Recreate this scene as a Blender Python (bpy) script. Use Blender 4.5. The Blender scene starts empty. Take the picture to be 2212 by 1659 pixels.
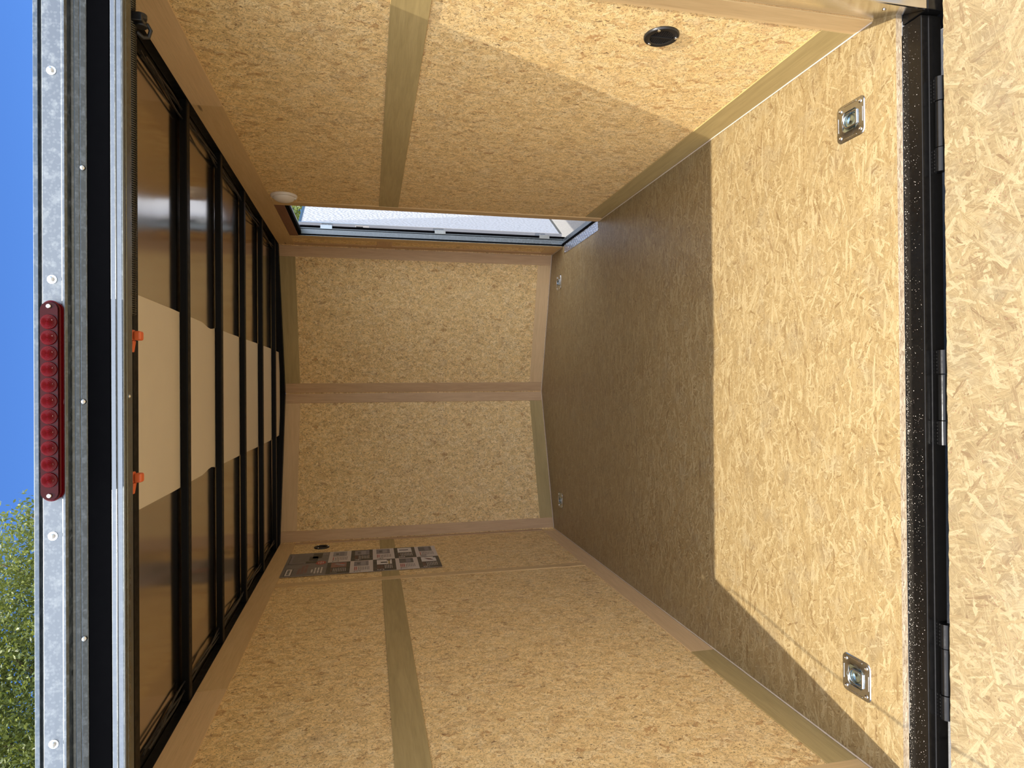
import bpy, math, random
import numpy as np
from mathutils import Vector, Matrix
random.seed(7); rng = np.random.default_rng(7)
SC = bpy.context.scene; COL = SC.collection

# ------------------------------------------------------------------ camera
CAM = Vector((0.02927, -1.2244, 1.17915))
F = Vector((0.0050743, 0.9757533, -0.21881442)); R = Vector((0.99996054, -0.00654669, -0.00600441))
U = Vector((0.00729134, 0.21877532, 0.97574802))
cam = bpy.data.cameras.new('camera'); cam.sensor_fit = 'HORIZONTAL'; cam.sensor_width = 36
cam.lens = 1377.7 / 2212 * 36; cam.clip_start = .02; cam.clip_end = 500
co = bpy.data.objects.new('camera', cam); COL.objects.link(co)
rt, up, bk = -U, R, -F            # the phone was held on its side: picture right = down in the place
co.matrix_world = Matrix(((rt.x, up.x, bk.x, CAM.x), (rt.y, up.y, bk.y, CAM.y), (rt.z, up.z, bk.z, CAM.z), (0, 0, 0, 1)))
SC.camera = co

# ------------------------------------------------------------------ world, sun, exposure
TOSUN = Vector((-0.2545, -1.0, 1.985)).normalized(); SKY_FILL = 1.05
w = bpy.data.worlds.new('sky'); SC.world = w; w.use_nodes = True
wn = w.node_tree; wn.nodes.clear()
wo = wn.nodes.new('ShaderNodeOutputWorld'); bg = wn.nodes.new('ShaderNodeBackground'); sk = wn.nodes.new('ShaderNodeTexSky')
sk.sky_type = 'NISHITA'; sk.sun_disc = False; sk.sun_elevation = math.asin(TOSUN.z)
sk.sun_rotation = math.atan2(TOSUN.x, TOSUN.y); sk.altitude = 200; sk.air_density = 1.0; sk.dust_density = .3; sk.ozone_density = 2.2
bg.inputs['Strength'].default_value = 0.115
tnt = wn.nodes.new('ShaderNodeMix'); tnt.data_type = 'RGBA'; tnt.blend_type = 'MULTIPLY'; tnt.inputs[0].default_value = 1; tnt.inputs[7].default_value = (.20, .32, .52, 1)
wn.links.new(sk.outputs[0], tnt.inputs[6]); 
# added fill glow round the sun (behind the photographer), brightens the interior
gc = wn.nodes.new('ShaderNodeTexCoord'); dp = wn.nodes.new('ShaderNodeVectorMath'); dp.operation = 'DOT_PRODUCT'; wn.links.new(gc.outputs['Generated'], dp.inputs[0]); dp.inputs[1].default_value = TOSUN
mr = wn.nodes.new('ShaderNodeMapRange'); mr.interpolation_type = 'SMOOTHSTEP'; wn.links.new(dp.outputs['Value'], mr.inputs[0]); mr.inputs[1].default_value = .18; mr.inputs[2].default_value = .98; mr.inputs[4].default_value = SKY_FILL / .115
fill = wn.nodes.new('ShaderNodeVectorMath'); fill.operation = 'SCALE'; fill.inputs[0].default_value = (1.0, .93, .80); wn.links.new(mr.outputs[0], fill.inputs['Scale'])
ad = wn.nodes.new('ShaderNodeVectorMath'); ad.operation = 'ADD'; wn.links.new(tnt.outputs[2], ad.inputs[0]); wn.links.new(fill.outputs[0], ad.inputs[1]); wn.links.new(ad.outputs[0], bg.inputs[0]); wn.links.new(bg.outputs[0], wo.inputs[0])
sl = bpy.data.lights.new('sun', 'SUN'); sl.energy = 2.0; sl.color = (1.0, .93, .82); sl.angle = math.radians(.53)
so = bpy.data.objects.new('sun', sl); COL.objects.link(so); so.rotation_euler = TOSUN.to_track_quat('Z', 'Y').to_euler()
VS = SC.view_settings; VS.view_transform = 'Standard'; VS.look = 'None'; VS.exposure = 1.92; VS.gamma = 1; VS.use_curve_mapping = False
SC.cycles.max_bounces = 14; SC.cycles.diffuse_bounces = 10; SC.cycles.glossy_bounces = 6
SC.cycles.sample_clamp_indirect = 6; SC.cycles.use_denoising = True

# ------------------------------------------------------------------ node helpers
class NT:
    def __init__(s, name):
        s.m = bpy.data.materials.new(name); s.m.use_nodes = True; s.t = s.m.node_tree; s.t.nodes.clear()
        s.out = s.n('ShaderNodeOutputMaterial'); s.b = s.n('ShaderNodeBsdfPrincipled'); s.l(s.b.outputs[0], s.out.inputs[0])
    def n(s, k, **kw):
        x = s.t.nodes.new(k)
        for a, v in kw.items(): setattr(x, a, v)
        return x
    def l(s, a, b): s.t.links.new(a, b)
    def put(s, inp, v):
        if hasattr(v, 'is_output'): s.l(v, inp)
        else: inp.default_value = v
    def math(s, op, a, b=0.0, c=0.0, clamp=False):
        x = s.n('ShaderNodeMath', operation=op, use_clamp=clamp); s.put(x.inputs[0], a); s.put(x.inputs[1], b); s.put(x.inputs[2], c); return x.outputs[0]
    def mixf(s, f, a, b):
        x = s.n('ShaderNodeMix', data_type='FLOAT'); s.put(x.inputs[0], f); s.put(x.inputs[2], a); s.put(x.inputs[3], b); return x.outputs[0]
    def mixc(s, f, a, b, mode='MIX'):
        x = s.n('ShaderNodeMix', data_type='RGBA', blend_type=mode); s.put(x.inputs[0], f)
        s.put(x.inputs[6], (*a, 1) if isinstance(a, tuple) else a); s.put(x.inputs[7], (*b, 1) if isinstance(b, tuple) else b); return x.outputs[2]
    def uv(s): return s.n('ShaderNodeTexCoord').outputs['UV']
    def obj(s): return s.n('ShaderNodeTexCoord').outputs['Object']
    def mapp(s, v, loc=(0, 0, 0), rot=0, scale=(1, 1, 1)):
        x = s.n('ShaderNodeMapping'); s.put(x.inputs[0], v); x.inputs[1].default_value = loc; x.inputs[2].default_value = (0, 0, rot); x.inputs[3].default_value = scale; return x.outputs[0]
    def noise(s, v, sc=5, det=2, rough=.5, dim='2D', dist=0):
        x = s.n('ShaderNodeTexNoise', noise_dimensions=dim); s.put(x.inputs['Vector'], v); x.inputs['Scale'].default_value = sc
        x.inputs['Detail'].default_value = det; x.inputs['Roughness'].default_value = rough; x.inputs['Distortion'].default_value = dist; return x
    def voro(s, v, sc=1, feat='F1', rnd=1, dim='2D'):
        x = s.n('ShaderNodeTexVoronoi', voronoi_dimensions=dim, feature=feat); s.put(x.inputs['Vector'], v); x.inputs['Scale'].default_value = sc; x.inputs['Randomness'].default_value = rnd; return x
    def ramp(s, f, stops, interp='LINEAR'):
        x = s.n('ShaderNodeValToRGB'); s.put(x.inputs[0], f); r = x.color_ramp; r.interpolation = interp
        while len(r.elements) < len(stops): r.elements.new(.5)
        for e, (p, c) in zip(r.elements, stops): e.position = p; e.color = (*c, 1)
        return x.outputs[0]
    def rng(s, v, a, b, c=0.0, d=1.0):
        x = s.n('ShaderNodeMapRange'); s.put(x.inputs[0], v); x.inputs[1].default_value = a; x.inputs[2].default_value = b; x.inputs[3].default_value = c; x.inputs[4].default_value = d; return x.outputs[0]
    def bump(s, h, dist=.001, st=1.0):
        x = s.n('ShaderNodeBump'); s.put(x.inputs['Height'], h); x.inputs['Distance'].default_value = dist; x.inputs['Strength'].default_value = st; s.l(x.outputs[0], s.b.inputs['Normal'])
    def base(s, c): s.put(s.b.inputs['Base Color'], (*c, 1) if isinstance(c, tuple) else c)
    def rough(s, v): s.put(s.b.inputs['Roughness'], v)
    def metal(s, v): s.put(s.b.inputs['Metallic'], v)

def plain(name, c, r=.5, m=0.0, mottle=.12, sc=30, spec=.5):
    t = NT(name); n = t.noise(t.obj(), sc, 4, dim='3D').outputs[0]
    t.base(t.mixc(n, tuple(x * (1 - mottle) for x in c), tuple(min(1, x * (1 + mottle)) for x in c)))
    t.rough(t.rng(n, .3, .7, max(.02, r - .06), r + .06)); t.metal(m); t.b.inputs['Specular IOR Level'].default_value = spec
    return t.m

def osb(name, layers, pale, mid, brown, flecks, rough=.62, fleckcol=(.16, .085, .035), fib=(.014, .0016), fibre=.5, warp=.006, wsc=28, spec=.3, grey=.10, mo=.22, lines=()):
    """strand board: several layers of overlapping wood strands, each layer with its own direction"""
    t = NT(name); uv = t.uv()
    wob = t.noise(uv, wsc, 3, .6); sub = t.n('ShaderNodeVectorMath', operation='SUBTRACT'); t.l(wob.outputs['Color'], sub.inputs[0]); sub.inputs[1].default_value = (.5, .5, .5)
    scl = t.n('ShaderNodeVectorMath', operation='SCALE'); t.l(sub.outputs[0], scl.inputs[0]); scl.inputs['Scale'].default_value = warp * 2
    add = t.n('ShaderNodeVectorMath', operation='ADD'); t.l(uv, add.inputs[0]); t.l(scl.outputs[0], add.inputs[1]); wuv = add.outputs[0]
    ch = cc = cg = None
    for i, (ang, L, Wd, bonus) in enumerate(layers):
        r = t.mapp(wuv, (i * 3.7, i * 1.9, 0), math.radians(ang)); v = t.mapp(r, (0, 0, 0), 0, (1 / L, 1 / Wd, 1))
        vo = t.voro(v); sep = t.n('ShaderNodeSeparateColor'); t.l(vo.outputs['Color'], sep.inputs[0])
        h = t.math('SUBTRACT', t.math('ADD', sep.outputs[0], bonus), t.math('MULTIPLY', vo.outputs['Distance'], .6)); c = sep.outputs[1]
        g = t.noise(t.mapp(r, (i * 5, 0, 0), 0, (1 / fib[0], 1 / fib[1], 1)), 1.0, 3, .6).outputs[0]
        if ch is None: ch, cc, cg = h, c, g
        else:
            k = t.math('GREATER_THAN', h, ch); cc = t.mixf(k, cc, c); cg = t.mixf(k, cg, g); ch = t.math('MAXIMUM', h, ch)
    half = tuple(a * .5 + b * .5 for a, b in zip(pale, mid))
    col = t.ramp(cc, [(0, pale), (.14, pale), (.24, half), (.60, mid), (.80, tuple(a * .88 for a in mid)), (.94, tuple(a * .6 + b * .4 for a, b in zip(mid, brown))), (1, brown)])
    col = t.mixc(t.math('MULTIPLY', t.rng(cg, .50, .72), fibre), col, tuple(x * .50 for x in mid))
    col = t.mixc(t.math('MULTIPLY', t.rng(cg, .46, .30), fibre * .8), col, tuple(min(1, x * 1.08) for x in pale))
    col = t.mixc(t.math('MULTIPLY', t.rng(ch, .66, .34), .26), col, tuple(x * .7 for x in brown))
    mott = t.noise(uv, 26, 5, .68).outputs[0]                      # soft light and dark patches
    col = t.mixc(t.math('MULTIPLY', t.rng(mott, .50, .68), mo), col, tuple(x * .62 for x in mid))
    gr = t.noise(t.mapp(uv, (7, 3, 0)), 9, 4, .6).outputs[0]
    lum = sum(mid) / 3; col = t.mixc(t.math('MULTIPLY', t.rng(gr, .52, .72), grey), col, (lum * .95, lum * .88, lum * .70))
    for i, (ang, L, Wd, thr, dk) in enumerate(lines):              # long straight strand edges
        v = t.mapp(t.mapp(uv, (2 + i * 1.3, 6.1 * i, 0), math.radians(ang)), (0, 0, 0), 0, (1 / L, 1 / Wd, 1)); vo = t.voro(v); sep = t.n('ShaderNodeSeparateColor'); t.l(vo.outputs['Color'], sep.inputs[0])
        m = t.math('MULTIPLY', t.math('GREATER_THAN', sep.outputs[2], thr), t.rng(vo.outputs['Distance'], .46, .2))
        col = t.mixc(t.math('MULTIPLY', m, .34), col, tuple(x * .55 for x in mid) if dk else tuple(min(1, x * 1.15) for x in pale))
    f = None
    for i, (ang, L, Wd, thr) in enumerate(flecks):
        v = t.mapp(t.mapp(wuv, (9 + i * 2.3, 4.1 * i, 0), math.radians(ang)), (0, 0, 0), 0, (1 / L, 1 / Wd, 1))
        vo = t.voro(v); sep = t.n('ShaderNodeSeparateColor'); t.l(vo.outputs['Color'], sep.inputs[0])
        m = t.math('MULTIPLY', t.math('GREATER_THAN', sep.outputs[2], thr), t.rng(vo.outputs['Distance'], .44, .2))
        m = t.math('MULTIPLY', m, t.math('ADD', .2, sep.outputs[1]), clamp=True)
        f = m if f is None else t.math('MAXIMUM', f, m)
    col = t.mixc(t.math('MULTIPLY', f, .85), col, fleckcol)
    t.base(col); t.rough(rough); t.b.inputs['Specular IOR Level'].default_value = spec
    t.bump(t.math('SUBTRACT', t.math('ADD', t.math('MULTIPLY', ch, .6), t.math('MULTIPLY', cg, -.5)), t.math('MULTIPLY', f, .5)), .0006, .6)
    return t.m

def ply(name, a, b, sc=1.0, knots=0.0):
    t = NT(name); uv = t.uv()
    v = t.mapp(uv, (0, 0, 0), 0, (2.2 * sc, 30 * sc, 1)); n = t.noise(v, 2.2, 5, .62, dist=.5).outputs[0]
    fine = t.noise(t.mapp(uv, (3, 1, 0), 0, (12, 420, 1)), 1.0, 2).outputs[0]
    big = t.noise(t.mapp(uv, (1, 5, 0), 0, (1.2, 6, 1)), 1.5, 2).outputs[0]
    col = t.mixc(t.rng(t.math('ADD', n, t.math('MULTIPLY', big, .6)), .55, 1.05), a, b)
    col = t.mixc(t.math('MULTIPLY', t.rng(fine, .5, .8), .28), col, tuple(x * .6 for x in b))
    if knots:
        vo = t.voro(t.mapp(uv, (0, 0, 0), 0, (3.2, 16, 1))); sep = t.n('ShaderNodeSeparateColor'); t.l(vo.outputs['Color'], sep.inputs[0])
        k = t.math('MULTIPLY', t.math('GREATER_THAN', sep.outputs[0], 1 - knots), t.rng(vo.outputs['Distance'], .10, .04))
        col = t.mixc(t.math('MULTIPLY', k, .7), col, (.10, .05, .025))
    t.base(col); t.rough(.55); t.b.inputs['Specular IOR Level'].default_value = .35; t.bump(fine, .0002, .4)
    return t.m

# ------------------------------------------------------------------ materials
M = {}
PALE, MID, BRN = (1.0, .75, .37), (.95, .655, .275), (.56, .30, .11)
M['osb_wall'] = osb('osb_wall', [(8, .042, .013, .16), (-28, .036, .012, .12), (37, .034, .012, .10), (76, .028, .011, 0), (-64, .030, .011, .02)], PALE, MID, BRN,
                    [(15, .010, .0019, .82), (-40, .012, .0017, .83), (62, .009, .0017, .85), (-72, .009, .0017, .88), (-5, .022, .006, .975)], fibre=.68, warp=.010, wsc=42, fib=(.011, .0022))
M['osb_front'] = osb('osb_front', [(4, .038, .013, .18), (-32, .034, .011, .14), (40, .030, .011, .10), (82, .026, .010, .03)], PALE, MID, BRN,
                     [(15, .011, .0020, .78), (-42, .013, .0020, .80), (66, .009, .0019, .84), (-5, .018, .0045, .94)], fibre=.75, warp=.012, wsc=40, fib=(.012, .0026))
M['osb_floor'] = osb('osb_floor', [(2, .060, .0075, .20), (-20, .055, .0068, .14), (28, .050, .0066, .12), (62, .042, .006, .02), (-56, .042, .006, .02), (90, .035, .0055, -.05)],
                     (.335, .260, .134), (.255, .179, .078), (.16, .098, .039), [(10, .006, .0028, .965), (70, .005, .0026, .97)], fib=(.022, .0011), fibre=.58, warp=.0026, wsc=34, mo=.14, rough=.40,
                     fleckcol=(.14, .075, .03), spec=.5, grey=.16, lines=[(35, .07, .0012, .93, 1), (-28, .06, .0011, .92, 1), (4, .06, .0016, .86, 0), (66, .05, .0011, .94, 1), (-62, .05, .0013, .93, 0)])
M['osb_ramp'] = osb('osb_ramp', [(12, .065, .010, .15), (-30, .06, .009, .14), (42, .055, .009, .13), (70, .05, .009, .10), (-68, .05, .008, .08), (95, .045, .008, .02)],
                    (.255, .200, .106), (.190, .136, .062), (.125, .077, .033), [(10, .007, .0035, .972), (70, .006, .0032, .972)], fib=(.026, .0014), fibre=.60, warp=.0030, mo=.18, wsc=20, rough=.5,
                    fleckcol=(.15, .08, .04), grey=.16, lines=[(35, .07, .0014, .90, 1), (-40, .065, .0013, .90, 1), (10, .06, .0018, .86, 0), (72, .06, .0014, .90, 1), (-66, .055, .0016, .88, 0)])
M['osb_edge'] = osb('osb_edge', [(0, .02, .0035, .1), (12, .02, .003, 0), (-10, .016, .003, 0)], (.50, .40, .27), (.38, .29, .18), (.22, .15, .09), [(0, .006, .003, .8)], fibre=.7, warp=.002)
M['ply_tan'] = ply('ply_tan', (.68, .475, .225), (.60, .40, .18), knots=.05)
M['ply_pink'] = ply('ply_pink', (.63, .42, .225), (.53, .34, .175), knots=.10)
M['ply_olive'] = ply('ply_olive', (.47, .35, .145), (.38, .28, .11))
M['ply_sand'] = ply('ply_sand', (.74, .52, .27), (.66, .45, .225))
M['ply_brown'] = ply('ply_brown', (.26, .12, .065), (.19, .085, .045))
M['caulk'] = plain('caulk', (.62, .52, .40), .4)
M['black'] = plain('black_gloss_steel', (.004, .0038, .0036), .16, 0, .3, 80, .32)
M['rail_black'] = plain('black_painted_tube', (.003, .003, .003), .45, 0, .3, 60, .14)
M['rubber'] = plain('black_rubber', (.002, .002, .0024), .8, 0, .2, 60, .04)
M['plastic_black'] = plain('black_plastic', (.013, .012, .011), .38, 0, .3, 120)
M['chrome'] = plain('bright_screw', (.78, .78, .76), .18, 1.0, .05)
M['zinc'] = plain('zinc_plated_steel', (.42, .44, .45), .24, 1.0, .10, 60)
M['zinc_blue'] = plain('zinc_cup_steel', (.42, .58, .68), .2, 1.0, .10, 60)
M['white'] = plain('white_plastic', (.80, .74, .66), .35, 0, .04)
M['liner'] = plain('tan_vinyl_liner', (.72, .62, .45), .55, 0, .05, 14)
M['orange'] = plain('orange_plastic', (.72, .13, .03), .4, 0, .12, 60)
M['paint_ext'] = plain('white_outer_skin', (.55, .55, .56), .35, 0, .04)
M['cable'] = plain('steel_cable', (.25, .25, .25), .4, 1.0, .1)
M['spring'] = plain('spring_steel', (.09, .085, .07), .33, .9, .3, 200)
M['bark'] = plain('bark', (.12, .09, .06), .9, 0, .3, 6)
M['dust'] = plain('pale_sawdust', (.62, .55, .45), .8, 0, .2, 60)

def alu(name, c, r, spots=0.0, aniso=.75, rot=0.0):
    t = NT(name); uv = t.uv()
    st = t.noise(t.mapp(uv, (0, 0, 0), 0, (1.5, 260, 1)), 1, 3).outputs[0]
    col = t.mixc(st, tuple(x * .88 for x in c), c); rr = t.rng(st, .3, .7, r - .05, r + .06); met = 1.0
    if spots:
        vo = t.voro(t.mapp(uv, (0, 0, 0), 0, (170, 190, 1))); sep = t.n('ShaderNodeSeparateColor'); t.l(vo.outputs['Color'], sep.inputs[0])
        ring = t.math('MULTIPLY', t.rng(vo.outputs['Distance'], .42, .33), t.math('GREATER_THAN', sep.outputs[0], .55))
        blot = t.rng(t.noise(uv, 55, 5, .65).outputs[0], .5, .66)
        k = t.math('MULTIPLY', t.math('ADD', t.math('MULTIPLY', ring, .28), t.math('MULTIPLY', blot, .6), clamp=True), spots)
        col = t.mixc(k, col, (.27, .30, .31)); rr = t.math('ADD', rr, t.math('MULTIPLY', k, .25)); met = t.math('SUBTRACT', 1.0, t.math('MULTIPLY', k, .55))
    t.base(col); t.rough(rr); t.metal(met); t.b.inputs['Anisotropic'].default_value = aniso; t.b.inputs['Anisotropic Rotation'].default_value = rot
    tg = t.n('ShaderNodeTangent', direction_type='UV_MAP'); t.l(tg.outputs[0], t.b.inputs['Tangent'])
    return t.m
M['alu_outer'] = alu('weathered_aluminium', (.165, .185, .195), .36, .9)
M['alu'] = alu('mill_aluminium', (.185, .205, .215), .30, .4)
M['alu_bright'] = alu('bright_aluminium', (.72, .70, .67), .16, 0, .3)

t = NT('roof_skin_galvanised'); n = t.noise(t.obj(), 1.6, 3, dim='3D').outputs[0]
t.base(t.mixc(n, (.56, .51, .46), (.64, .60, .55))); t.metal(1.0); t.rough(t.rng(n, .3, .7, .10, .17)); t.bump(t.noise(t.obj(), 4.5, 2, dim='3D').outputs[0], .003, .4); M['roof'] = t.m

t = NT('tread_plate'); uv = t.uv(); h = None
for ang, off in ((45, 0), (-45, .5)):
    v = t.mapp(t.mapp(uv, (off * .012, off * .012, 0), math.radians(ang)), (0, 0, 0), 0, (45, 110, 1)); vo = t.voro(v, rnd=.15).outputs['Distance']
    q = t.rng(vo, .42, .22); h = q if h is None else t.math('MAXIMUM', h, q)
t.base((.66, .70, .76)); t.metal(1.0); t.rough(.24); t.bump(h, .002, 1.0); M['tread'] = t.m

t = NT('white_pebbled_door_liner'); v = t.voro(t.mapp(t.uv(), (0, 0, 0), .5, (38, 60, 1)), rnd=.7).outputs['Distance']
t.base((.56, .575, .59)); t.rough(.5); t.bump(t.rng(v, .45, .15), .0025, .8); M['door_liner'] = t.m

t = NT('asphalt'); o = t.obj(); n = t.noise(o, 60, 6, .7, '3D').outputs[0]; b = t.noise(o, .8, 4, .6, '3D').outputs[0]
t.base(t.mixc(b, t.ramp(n, [(.3, (.13, .13, .125)), (.7, (.25, .24, .22))]), (.18, .176, .165))); t.rough(.9); t.bump(n, .01, .8); M['ground'] = t.m

t = NT('leaves'); oi = t.n('ShaderNodeObjectInfo'); n = t.noise(t.obj(), 2.5, 3, dim='3D').outputs[0]; g = t.n('ShaderNodeNewGeometry')
t.base(t.mixc(g.outputs['Random Per Island'], (.04, .075, .014), (.20, .235, .05))); t.rough(.45)
tr = t.n('ShaderNodeBsdfTranslucent'); tr.inputs[0].default_value = (.24, .28, .05, 1); mx = t.n('ShaderNodeMixShader'); mx.inputs[0].default_value = .35
t.l(t.b.outputs[0], mx.inputs[1]); t.l(tr.outputs[0], mx.inputs[2]); t.l(mx.outputs[0], t.out.inputs[0]); M['leaves'] = t.m

t = NT('red_lens'); t.base((.12, .001, .003)); t.rough(.10); t.b.inputs['Specular IOR Level'].default_value = .16; t.b.inputs['Transmission Weight'].default_value = .35; M['lens'] = t.m
t = NT('red_optic'); t.base((.085, .0005, .002)); t.rough(.14); t.metal(0); t.b.inputs['Coat Weight'].default_value = .1; t.b.inputs['Specular IOR Level'].default_value = .16; M['optic'] = t.m
M['lens_dark'] = plain('dark_red_housing', (.03, .0005, .001), .2, 0, .1, 30, .15)
for k, c in dict(print_grey=(.17, .155, .14), print_dark=(.045, .042, .036), print_light=(.60, .52, .45), print_red=(.42, .07, .05), print_fade=(.20, .105, .095), print_white=(.68, .62, .55),
                 print_black=(.03, .028, .027), photo_a=(.30, .27, .26), photo_b=(.21, .19, .19), photo_c=(.26, .12, .09), photo_d=(.11, .105, .10), print_yellow=(.38, .28, .06), print_maroon=(.16, .06, .045)).items():
    M[k] = plain(k, c, .45, 0, .06, 25)

# ------------------------------------------------------------------ mesh helpers
AX = {'x': Vector((1, 0, 0)), 'y': Vector((0, 1, 0)), 'z': Vector((0, 0, 1))}
class MB:
    def __init__(s): s.v = []; s.f = []; s.uv = []; s.mi = []; s.mats = []; s.sm = []; s.off = (random.uniform(0, 9), random.uniform(0, 9))
    def face(s, pts, mat, grain=None, smooth=False):
        pts = [Vector(p) for p in pts]; b = len(s.v); s.v += pts; s.f.append(tuple(range(b, b + len(pts))))
        n = (pts[1] - pts[0]).cross(pts[2] - pts[0])
        if n.length < 1e-12 and len(pts) > 3: n = (pts[2] - pts[0]).cross(pts[3] - pts[0])
        n = n.normalized() if n.length > 0 else AX['z']
        g = Vector(grain) if grain is not None else AX['x']
        u = g - n * g.dot(n)
        if u.length < .05:
            g = AX['y'] if abs(n.y) < .7 else AX['z']; u = g - n * g.dot(n)
        u.normalize(); vv = n.cross(u)
        s.uv += [(p.dot(u) + s.off[0], p.dot(vv) + s.off[1]) for p in pts]
        if mat not in s.mats: s.mats.append(mat)
        s.mi.append(s.mats.index(mat)); s.sm.append(smooth); return s
    def box(s, x0, x1, y0, y1, z0, z1, mat, grain=None, over=None):
        d = (x1 - x0, y1 - y0, z1 - z0); g = grain or AX['xyz'[d.index(max(d))]]; g = AX[g] if isinstance(g, str) else g
        P = [(x, y, z) for z in (z0, z1) for y in (y0, y1) for x in (x0, x1)]; over = over or {}
        for nm, q in (('-z', (0, 2, 3, 1)), ('+z', (4, 5, 7, 6)), ('-y', (0, 1, 5, 4)), ('+y', (2, 6, 7, 3)), ('-x', (0, 4, 6, 2)), ('+x', (1, 3, 7, 5))):
            s.face([P[i] for i in q], over.get(nm, mat), g)
        return s
    def obox(s, org, ax, ay, az, dx, dy, dz, mat, grain=None):
        org, ax, ay, az = map(Vector, (org, ax, ay, az)); P = [org + ax * x + ay * y + az * z for z in dz for y in dy for x in dx]
        d = (dx[1] - dx[0], dy[1] - dy[0], dz[1] - dz[0]); g = grain if grain is not None else (ax, ay, az)[d.index(max(d))]
        for q in ((0, 2, 3, 1), (4, 5, 7, 6), (0, 1, 5, 4), (2, 6, 7, 3), (0, 4, 6, 2), (1, 3, 7, 5)): s.face([P[i] for i in q], mat, g)
        return s
    def prism(s, poly, axis, a0, a1, mat, smooth=False, grain=None):
        """poly in the two other axes; extruded along axis"""
        def P(p, a): return {'x': (a, p[0], p[1]), 'y': (p[0], a, p[1]), 'z': (p[0], p[1], a)}[axis]
        n = len(poly); g = AX[axis] if grain is None else grain
        for i in range(n):
            a, b = poly[i], poly[(i + 1) % n]; s.face([P(a, a0), P(b, a0), P(b, a1), P(a, a1)], mat, g, smooth)
        s.face([P(p, a0) for p in poly][::-1], mat, g); s.face([P(p, a1) for p in poly], mat, g); return s
    def grid(s, rows, mat, closed_u=True, smooth=True, grain=None):
        for i in range(len(rows) - 1):
            m = len(rows[i])
            for j in range(m if closed_u else m - 1):
                k = (j + 1) % m; s.face([rows[i][j], rows[i][k], rows[i + 1][k], rows[i + 1][j]], mat, grain, smooth)
        return s
    def lathe(s, c, axis, prof, mat, n=24, ax1=None):
        c = Vector(c); a = Vector(axis).normalized(); e1 = (Vector(ax1) if ax1 else a.orthogonal()).normalized(); e2 = a.cross(e1)
        rows = [[c + a * h + (e1 * math.cos(2 * math.pi * k / n) + e2 * math.sin(2 * math.pi * k / n)) * max(r, 1e-5) for k in range(n)] for r, h in prof]
        return s.grid(rows, mat)
    def tube(s, path, r, mat, n=8, close=True):
        path = [Vector(p) for p in path]; rows = []; e1 = None
        for i, p in enumerate(path):
            d = (path[min(i + 1, len(path) - 1)] - path[max(i - 1, 0)]).normalized()
            e1 = d.orthogonal().normalized() if e1 is None else (e1 - d * e1.dot(d)).normalized(); e2 = d.cross(e1)
            rr = r[i] if isinstance(r, (list, tuple)) else r
            rows.append([p + (e1 * math.cos(2 * math.pi * k / n) + e2 * math.sin(2 * math.pi * k / n)) * rr for k in range(n)])
        s.grid(rows, mat)
        if close: s.face(rows[0][::-1], mat); s.face(rows[-1], mat)
        return s
    def build(s, name, parent=None, bevel=0, origin=None, weld=True, seg=2):
        o0 = Vector(origin) if origin is not None else Vector((0, 0, 0))
        me = bpy.data.meshes.new(name); me.from_pydata([v - o0 for v in s.v], [], s.f)
        ul = me.uv_layers.new(name='UVMap'); ul.data.foreach_set('uv', [c for q in s.uv for c in q])
        for m in s.mats: me.materials.append(M[m])
        me.polygons.foreach_set('material_index', s.mi); me.polygons.foreach_set('use_smooth', s.sm)
        if weld:
            import bmesh
            bm = bmesh.new(); bm.from_mesh(me); bmesh.ops.remove_doubles(bm, verts=bm.verts, dist=1e-6); bmesh.ops.recalc_face_normals(bm, faces=bm.faces); bm.to_mesh(me); bm.free()
        if any(s.sm): me.set_sharp_from_angle(angle=math.radians(42))
        ob = bpy.data.objects.new(name, me); COL.objects.link(ob)
        if parent is None: ob.location = o0
        else: ob.parent = parent
        if bevel:
            b = ob.modifiers.new('bevel', 'BEVEL'); b.width = bevel; b.segments = seg; b.limit_method = 'ANGLE'; b.angle_limit = math.radians(40)
        return ob
def tag(o, label=None, cat=None, group=None, kind=None):
    for k, v in (('label', label), ('category', cat), ('group', group), ('kind', kind)):
        if v: o[k] = v
    return o
def struct(o): o['kind'] = 'structure'; return o
def empty(name, loc=(0, 0, 0)):
    e = bpy.data.objects.new(name, None); COL.objects.link(e); e.location = loc; e.empty_display_size = .05; return e
def dup(o, loc=None, rot=None):
    c = o.copy(); COL.objects.link(c)
    if loc is not None: c.location = loc
    if rot is not None: c.rotation_euler = rot
    for ch in list(o.children):
        d = ch.copy(); COL.objects.link(d); d.parent = c
        for g in list(ch.children):
            e = g.copy(); COL.objects.link(e); e.parent = d
    return c

# ------------------------------------------------------------------ dimensions of the trailer box
XW, YC, YA, HT, ZS = .90, 2.8095, 3.0993, 1.702, 1.730      # half width, corner, apex of the nose, wall height, roof skin
def nose(x, off=0.0): return YA - (YA - YC) * abs(x) / XW + off
Z = AX['z']; Y = AX['y']; X = AX['x']

# ground
g = MB(); g.face([(-60, -40, -.5), (60, -40, -.5), (60, 90, -.5), (-60, 90, -.5)], 'ground', X); struct(g.build('ground'))
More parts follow.
